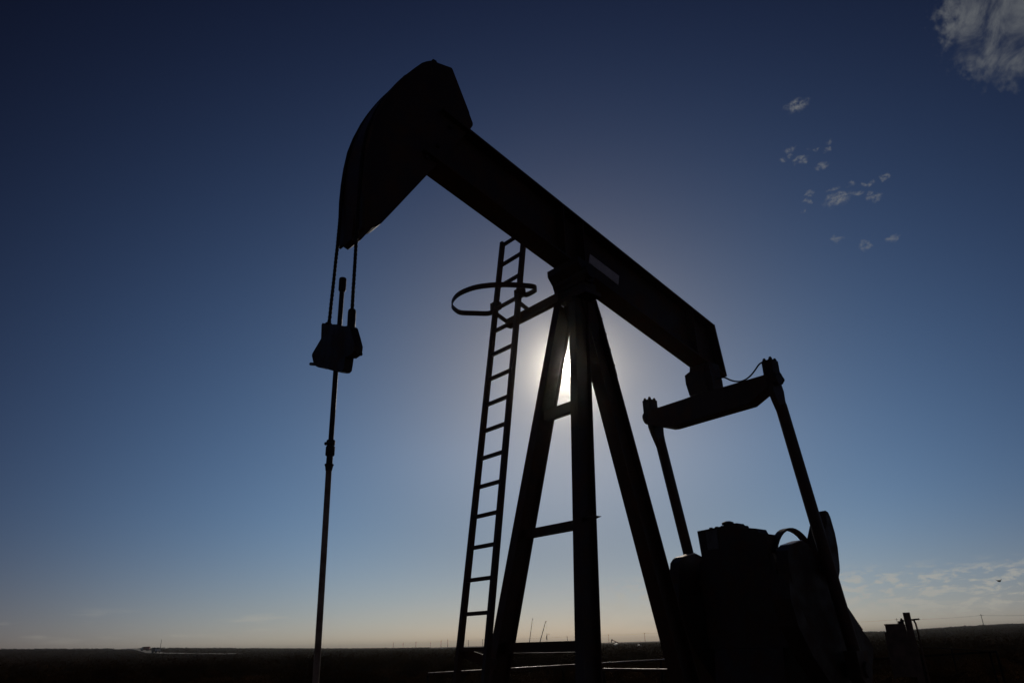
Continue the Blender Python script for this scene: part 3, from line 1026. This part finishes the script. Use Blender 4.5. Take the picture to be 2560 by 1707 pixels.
def wire(label, pts, sag, r_):
    bm = B()
    sp = []
    for p, q in zip(pts, pts[1:]):
        for k in range(10):
            t = k / 10
            sp.append(Vector(lerp(p, q, t)) - Vector((0, 0, sag * 4 * t * (1 - t))))
    sp.append(Vector(pts[-1]))
    tube(bm, sp, r_, 5)
    o = link('power_line', bm, M_WIRE)
    tag(o, label, 'wire')
    return o


wire('thin overhead wire between the poles on the right ridge behind the control box',
     [(225, 760, 11.5), (264.46, 538.57, 11.0), (268.11, 445.55, 10.3), (277.35, 379.44, 9.3), (283, 320, 9.2)], 0.7, 0.045)
wire('faint far wire strung along the horizon poles behind the ladder and legs',
     [(-219.55, 1332.03, 9.9), (-122.69, 1193.71, 9.8), (-53.82, 1098.68, 9.3), (60.85, 998.15, 9.2), (102.43, 894.15, 9.3), (135.43, 839.14, 9.3), (200, 790, 10.4)], 0.6, 0.06)

# ------------------------------------------------------------------ crane booms, light mast on the horizon between the front legs
def boom(label, p0, p1, n_sec, r0, bright):
    p0, p1 = Vector(p0), Vector(p1)
    d = p1 - p0
    base = Vector((p0.x, p0.y, terrain(p0.x, p0.y)))
    t = thing('crane', label, 'crane', base)
    for k in range(n_sec):
        a, b = p0 + d * (k / n_sec), p0 + d * ((k + 1) / n_sec)
        rr = r0 * (1 - 0.14 * k)
        bm = B()
        bar(bm, a - base, b - base, rr, rr, (0, 1, 0))
        link('boom_section', bm, M_BOOM, t)
        if bright and k:
            bm = B()
            bar(bm, a - base - d.normalized() * 0.55, a - base + d.normalized() * 0.55, rr * 1.35, rr * 1.35, (0, 1, 0))
            link('boom_collar', bm, M_WHITE, t)
    bm = B()
    bar(bm, p1 - base, p1 - base + d.normalized() * 0.9 + Vector((0.6, 0, -0.2)), r0 * 0.9, r0 * 0.9, (0, 1, 0))
    link('boom_head', bm, M_WHITE if bright else M_BOOM, t)
    bm = B()
    tube(bm, [p1 - base + Vector((1.0, 0, 0.2)), p1 - base + Vector((1.0, 0, -8))], 0.05, 5)
    link('hoist_line', bm, M_WIRE, t)
    bm = B()
    box(bm, (-4.5, -1.3, 0.5), (4.5, 1.3, 1.5))
    box(bm, (-1.5, -1.2, 1.5), (2.5, 1.2, 2.9))
    link('carrier_body', bm, M_BOOM, t, bevel=0.05)
    for wx in (-3.6, -2.2, 2.0, 3.6):
        bm = B()
        cyl(bm, (wx, -1.35, 0.5), (wx, 1.35, 0.5), 0.55, 12)
        link('wheel', bm, M_RUBBER, t, smooth=40)


boom('far telescopic crane with steep pale banded boom between the front legs', (10.24, 899.94, 2.2), (14.9, 899.9, 28.7), 4, 0.85, True)
boom('far crane with a dark boom leaning right between the front legs', (22.3, 899.7, 2.2), (30.34, 899.5, 25.6), 3, 1.05, False)
lm = thing('light_mast', 'thin far mast with a bulky head and a short arm right of the crane booms', 'mast', (24.1, 699.6, terrain(24.1, 699.6)))
bm = B()
tube(bm, [(0, 0, 0), (0.0, 0, 11.2)], 0.10, 6)
link('mast_shaft', bm, M_BOOM, lm)
bm = B()
tube(bm, [(0, 0, 5.4), (-0.05, 0, 6.0), (-0.1, 0, 7.4), (0.12, 0, 9.2), (0.15, 0, 9.6)], [0.28, 0.5, 0.52, 0.36, 0.15], 8)
link('mast_head', bm, M_BOOM, lm)
bm = B()
tube(bm, smooth_path([(0.1, 0, 9.3), (0.8, 0, 10.0), (1.9, 0, 10.3), (2.8, 0, 9.9)], 4), 0.13, 6)
link('mast_arm', bm, M_BOOM, lm)

# ------------------------------------------------------------------ far small pump jack
fx, fy = 42.6, 347.5
fz = terrain(fx, fy)
fp = thing('pump_jack', 'tiny distant pump jack silhouetted on the horizon between the middle and rear legs', 'pump jack', (fx, fy, fz), R(180))
fs = 0.62
def FP(x, z):
    return (-x * fs, z * fs)
bm = B()
prism(bm, [FP(-2.6, 4.15), FP(-2.15, 4.45), FP(2.15, 2.55), FP(2.3, 2.15), FP(1.9, 2.2)], -0.12, 0.12)
link('walking_beam', bm, M_DARK, fp)
bm = B()
prism(bm, [FP(-2.15, 4.9), FP(-1.75, 4.6), FP(-2.0, 4.0), FP(-2.7, 2.3), FP(-3.05, 2.2), FP(-3.0, 3.2), FP(-2.7, 4.4)], -0.15, 0.15)
link('horsehead', bm, M_DARK, fp)
for s in (-0.8, 0.9):
    bm = B()
    bar(bm, (-(-0.2) * fs * 0.5, 0, 3.35 * fs), (-s * fs, 0, -0.3), 0.16, 0.16, (0, 1, 0))
    link('leg', bm, M_DARK, fp)
bm = B()
bar(bm, (-2.1 * fs, 0, 2.3 * fs), (-2.3 * fs, 0, 0.7 * fs), 0.14, 0.14, (0, 1, 0))
link('pitman_arm', bm, M_DARK, fp)
bm = B()
prism(bm, [FP(1.3, 0.0), FP(1.3, 1.0), FP(2.3, 1.4), FP(3.0, 1.0), FP(3.0, 0.0)], -0.4, 0.4)
link('gear_box', bm, M_DARK, fp)
bm = B()
tube(bm, [(2.95 * fs, 0, 2.3 * fs), (2.95 * fs, 0, -0.2)], 0.03, 6)
link('rod', bm, M_DARK, fp)

# pale tanks and equipment far right of it
def small_tank(x, y, r_, h_, label):
    z = terrain(x, y)
    t = thing('storage_tank', label, 'tank', (x, y, z))
    bm = B()
    cyl(bm, (0, 0, -0.2), (0, 0, h_), r_, 20)
    link('shell', bm, M_WHITE, t, smooth=40)
    bm = B()
    lathe(bm, (0, 0, h_ + 0.002), (0, 0, 1), [(0, r_ * 1.01), (r_ * 0.18, 0.2)], 20)
    link('tank_roof', bm, M_WHITE, t, smooth=40)


small_tank(52.0, 420, 1.1, 0.9, 'small pale tank on the ground just right of the distant pump jack')
small_tank(45.5, 372, 0.7, 0.8, 'tiny white tank at the foot of the distant pump jack')
small_tank(40.0, 262, 0.8, 0.45, 'low pale tank in the dark scrub below the distant pump jack')

# ------------------------------------------------------------------ vehicles on the far road at left
def truck(label, x, y, rz, body, cargo):
    z = terrain(x, y) + 0.38
    t = thing('truck', label, 'truck', (x, y, z), rz)
    bm = B()
    box(bm, (-3.0, -1.1, 0.55), (3.0, 1.1, 0.85))
    link('chassis', bm, M_DARK, t)
    bm = B()
    prism(bm, [(1.4, 0.86), (1.4, 2.6), (2.4, 2.6), (2.75, 1.9), (3.4, 1.75), (3.5, 0.86)], -1.1, 1.1)
    cb_ = link('cab', bm, body, t, bevel=0.06)
    bm = B()
    prism(bm, [(2.43, 2.5), (2.74, 1.95), (2.76, 1.96), (2.45, 2.51)], -0.95, 0.95)
    link('windscreen', bm, M_GLASS, cb_)
    bm = B()
    box(bm, (-3.0, -1.15, 0.86), (1.3, 1.15, 2.75))
    link('cargo_box', bm, cargo, t, bevel=0.05)
    for wx in (-2.3, -1.2, 2.4):
        for s in (-1, 1):
            bm = B()
            cyl(bm, (wx, s * 0.85, 0.48), (wx, s * 1.15, 0.48), 0.48, 14)
            link('wheel', bm, M_RUBBER, t, smooth=40)


truck('far red and white box truck coming down the dirt road at left', 650 * math.sin(R(-25.95)), 650 * math.cos(R(-25.95)), R(185), M_WHITE, M_RED)
truck('far dark truck with pale front on the dirt road right of the red one', 490 * math.sin(R(-25.3)), 490 * math.cos(R(-25.3)), R(-40), M_WHITE, M_DARK)

# ------------------------------------------------------------------ a bird low over the ridge at right
bd_ = B()
body = [(-0.16, 0, 0.0), (-0.08, 0, 0.02), (0.03, 0, 0.025), (0.12, 0, 0.03), (0.17, 0, 0.02)]
tube(bd_, body, [0.012, 0.05, 0.06, 0.035, 0.01], 8)
bird = thing('bird', 'small dark bird flying above the ridge at right', 'bird', (32.25, 50.59, 4.67), R(200))
link('bird_body', bd_, M_FEATHER, bird, smooth=60)
for s in (-1, 1):
    bm = B()
    prism(bm, [(0.09, 0.03 * s), (0.06, 0.16 * s), (0.0, 0.26 * s), (-0.06, 0.20 * s), (-0.05, 0.03 * s)], 0.02, 0.028, 'z')
    wg = link('wing', bm, M_FEATHER, bird)
    wg.rotation_euler = (R(22) * s, 0, 0)

# ------------------------------------------------------------------ scrub
def bush_mesh(name, m, hgt, rad, n_stem, n_leaf, leaf, seed, spread=1.0, flat=1.0):
    rnd = random.Random(seed)
    bm = B()
    tips = []
    for i in range(n_stem):
        a = rnd.uniform(0, 2 * math.pi)
        rr = rad * rnd.uniform(0.25, 1.0) * spread
        h = hgt * rnd.uniform(0.55, 1.0) * (1 - 0.35 * (rr / rad) ** 2)
        p = [Vector((0.04 * rad * math.cos(a), 0.04 * rad * math.sin(a), -0.05))]
        for k in (0.4, 0.75, 1.0):
            p.append(Vector((rr * k * math.cos(a) + rnd.gauss(0, 0.04 * rad), rr * k * math.sin(a) + rnd.gauss(0, 0.04 * rad), h * k ** 0.8)))
        tube(bm, p, [0.016, 0.011, 0.007, 0.003], 4, caps=False)
        tips.append(p)
    nst = len(bm.faces)
    for i in range(n_leaf):
        p = rnd.choice(tips)
        k = rnd.uniform(0.35, 1.0) ** 0.7 * 3
        i0 = min(2, int(k))
        c = p[i0].lerp(p[i0 + 1], k - i0) + Vector((rnd.gauss(0, 0.09 * rad), rnd.gauss(0, 0.09 * rad), rnd.gauss(0, 0.07 * hgt)))
        s = leaf * rnd.uniform(0.6, 1.4)
        ax = Vector((rnd.gauss(0, 1), rnd.gauss(0, 1), rnd.gauss(0, 1) * flat)).normalized()
        x = ax.orthogonal().normalized()
        y = ax.cross(x)
        th = rnd.uniform(0, 6.28)
        x, y = x * math.cos(th) + y * math.sin(th), y * math.cos(th) - x * math.sin(th)
        vs = [bm.verts.new(c + x * s * a_ + y * s * b_ * 0.5) for a_, b_ in ((-1, 0), (0, -1), (1, 0), (0, 1))]
        bm.faces.new(vs)
    me = bpy.data.meshes.new(name)
    bm.to_mesh(me)
    bm.free()
    me.materials.append(M_TWIG)
    me.materials.append(m)
    for i, p in enumerate(me.polygons):
        p.material_index = 0 if i < nst else 1
    return me


KINDS = [('creosote_bush', 'spindly olive creosote bush', M_LEAF, 1.05, 0.85, 26, 900, 0.035, 1.0),
         ('mesquite_bush', 'broad low mesquite bush with dense leaves', M_LEAF, 1.25, 1.35, 34, 1300, 0.05, 1.0),
         ('tumbleweed_bush', 'rounded rusty dry bush', M_LEAF2, 0.65, 0.6, 30, 800, 0.03, 1.0),
         ('grass_tuft', 'tall dead grass tuft', M_GRASS, 0.7, 0.32, 60, 160, 0.03, 0.3)]
meshes = {}
for i, k in enumerate(KINDS):
    meshes[k[0]] = [bush_mesh(k[0], k[2], k[3], k[4], k[5], k[6], k[7], 100 + 7 * i + j, 1.0, k[8]) for j in range(2)]
rnd = random.Random(3)
GROUPS = {'creosote_bush': 'creosote bushes in the scrub', 'mesquite_bush': 'mesquite bushes in the scrub', 'tumbleweed_bush': 'rusty bushes in the scrub', 'grass_tuft': 'dead grass tufts in the scrub'}
LABELS = {'creosote_bush': 'spindly olive creosote bush in the dark scrub behind the machine',
          'mesquite_bush': 'broad low mesquite bush in the dark scrub behind the machine',
          'tumbleweed_bush': 'rounded rusty dry bush in the dark scrub behind the machine',
          'grass_tuft': 'tall tuft of dead grass in the dark scrub behind the machine'}
count = 0
while count < 250:
    a = rnd.uniform(-38, 38)
    d = 19 + 62 * rnd.random() ** 1.1
    x, y = d * math.sin(R(a)), d * math.cos(R(a))
    if (x - 9) ** 2 + (y - 17.9) ** 2 < 4 or (abs(x - 3) < 6 and y < 22):
        continue
    kd = rnd.choices(KINDS, (4, 3, 3, 3))[0]
    me = rnd.choice(meshes[kd[0]])
    o = bpy.data.objects.new(kd[0], me)
    COL.objects.link(o)
    s = rnd.uniform(0.6, 1.15) * (0.8 if d < 32 else 1.0)
    o.location = (x, y, terrain(x, y))
    o.scale = (s * rnd.uniform(0.85, 1.2), s * rnd.uniform(0.85, 1.2), s * rnd.uniform(0.8, 1.05))
    o.rotation_euler = (0, 0, rnd.uniform(0, 6.28))
    tag(o, LABELS[kd[0]], {'grass_tuft': 'grass tuft'}.get(kd[0], 'bush'), GROUPS[kd[0]])
    count += 1

# the far scrub that reads as one mass
rnd = random.Random(11)
V, Fc = [], []
def clump(x, y, z, rw, h, n, fs):
    for i in range(n):
        a = rnd.uniform(0, 6.28)
        q = rw * math.sqrt(rnd.random())
        c = Vector((x + q * math.cos(a), y + q * math.sin(a), z + h * rnd.uniform(0.02, 1.0) * (1 - 0.6 * (q / rw) ** 2)))
        s = fs * rnd.uniform(0.6, 1.3)
        ax = Vector((rnd.gauss(0, 1), rnd.gauss(0, 1), rnd.gauss(0, 1))).normalized()
        u_ = ax.orthogonal().normalized()
        w_ = ax.cross(u_)
        b0 = len(V)
        V.extend([c + u_ * s, c + w_ * s * 0.6, c - u_ * s, c - w_ * s * 0.6])
        Fc.append((b0, b0 + 1, b0 + 2, b0 + 3))


road_pts = [(p.x, p.y) for p in path]
def on_road(x, y, m_):
    return any((x - a) ** 2 + (y - b) ** 2 < m_ * m_ for a, b in road_pts)


# near cover first, low and dense, then taller bushes out to the ridge
for i in range(6500):
    a = rnd.uniform(-40, 40)
    d = 17 * (120 / 17) ** rnd.random()
    x, y = d * math.sin(R(a)), d * math.cos(R(a))
    if abs(x - 2.5) < 4.5 and y < 15:
        continue
    rw = rnd.uniform(0.35, 0.95) * (1 + d / 150)
    clump(x, y, terrain(x, y) - 0.03, rw, rnd.uniform(0.12, 0.42) * (1 + d / 200), 44, 0.020 * (1 + d / 40))
for i in range(15000):
    a = rnd.uniform(-40, 40)
    d = 60 * (1600 / 60) ** (rnd.random() ** 0.85)
    x, y = d * math.sin(R(a)), d * math.cos(R(a))
    if -31 < a < -18 and d > 330 and on_road(x, y, 9 + d / 150):
        continue
    rw = rnd.uniform(0.6, 1.5) * (1 + d / 1500)
    clump(x, y, terrain(x, y) - 0.1, rw, rnd.uniform(0.5, 1.35), 10, 0.16 + d / 2600)
me = bpy.data.meshes.new('distant_scrub')
me.from_pydata([tuple(v) for v in V], [], Fc)
me.materials.append(M_LEAF)
o = bpy.data.objects.new('distant_scrub', me)
COL.objects.link(o)
tag(o, 'dark desert scrub covering the plain out to the horizon', 'scrub', kind='stuff')

# ------------------------------------------------------------------ dusty evening air
bm = B()
box(bm, (-7200, -7200, -3.2), (7200, 7200, 32.0))
hm = bpy.data.materials.new('dusty_air')
hm.use_nodes = True
hm.node_tree.nodes.clear()
pv = hm.node_tree.nodes.new('ShaderNodeVolumePrincipled')
pv.inputs['Color'].default_value = (0.93, 0.90, 0.86, 1)
pv.inputs['Density'].default_value = 2.4e-4
pv.inputs['Anisotropy'].default_value = 0.975
oo = hm.node_tree.nodes.new('ShaderNodeOutputMaterial')
hm.node_tree.links.new(pv.outputs[0], oo.inputs['Volume'])
hz_box = link('haze', bm, hm)
hz_box['kind'] = 'stuff'
hz_box['label'] = 'thin dusty haze in the air'
hz_box['category'] = 'haze'
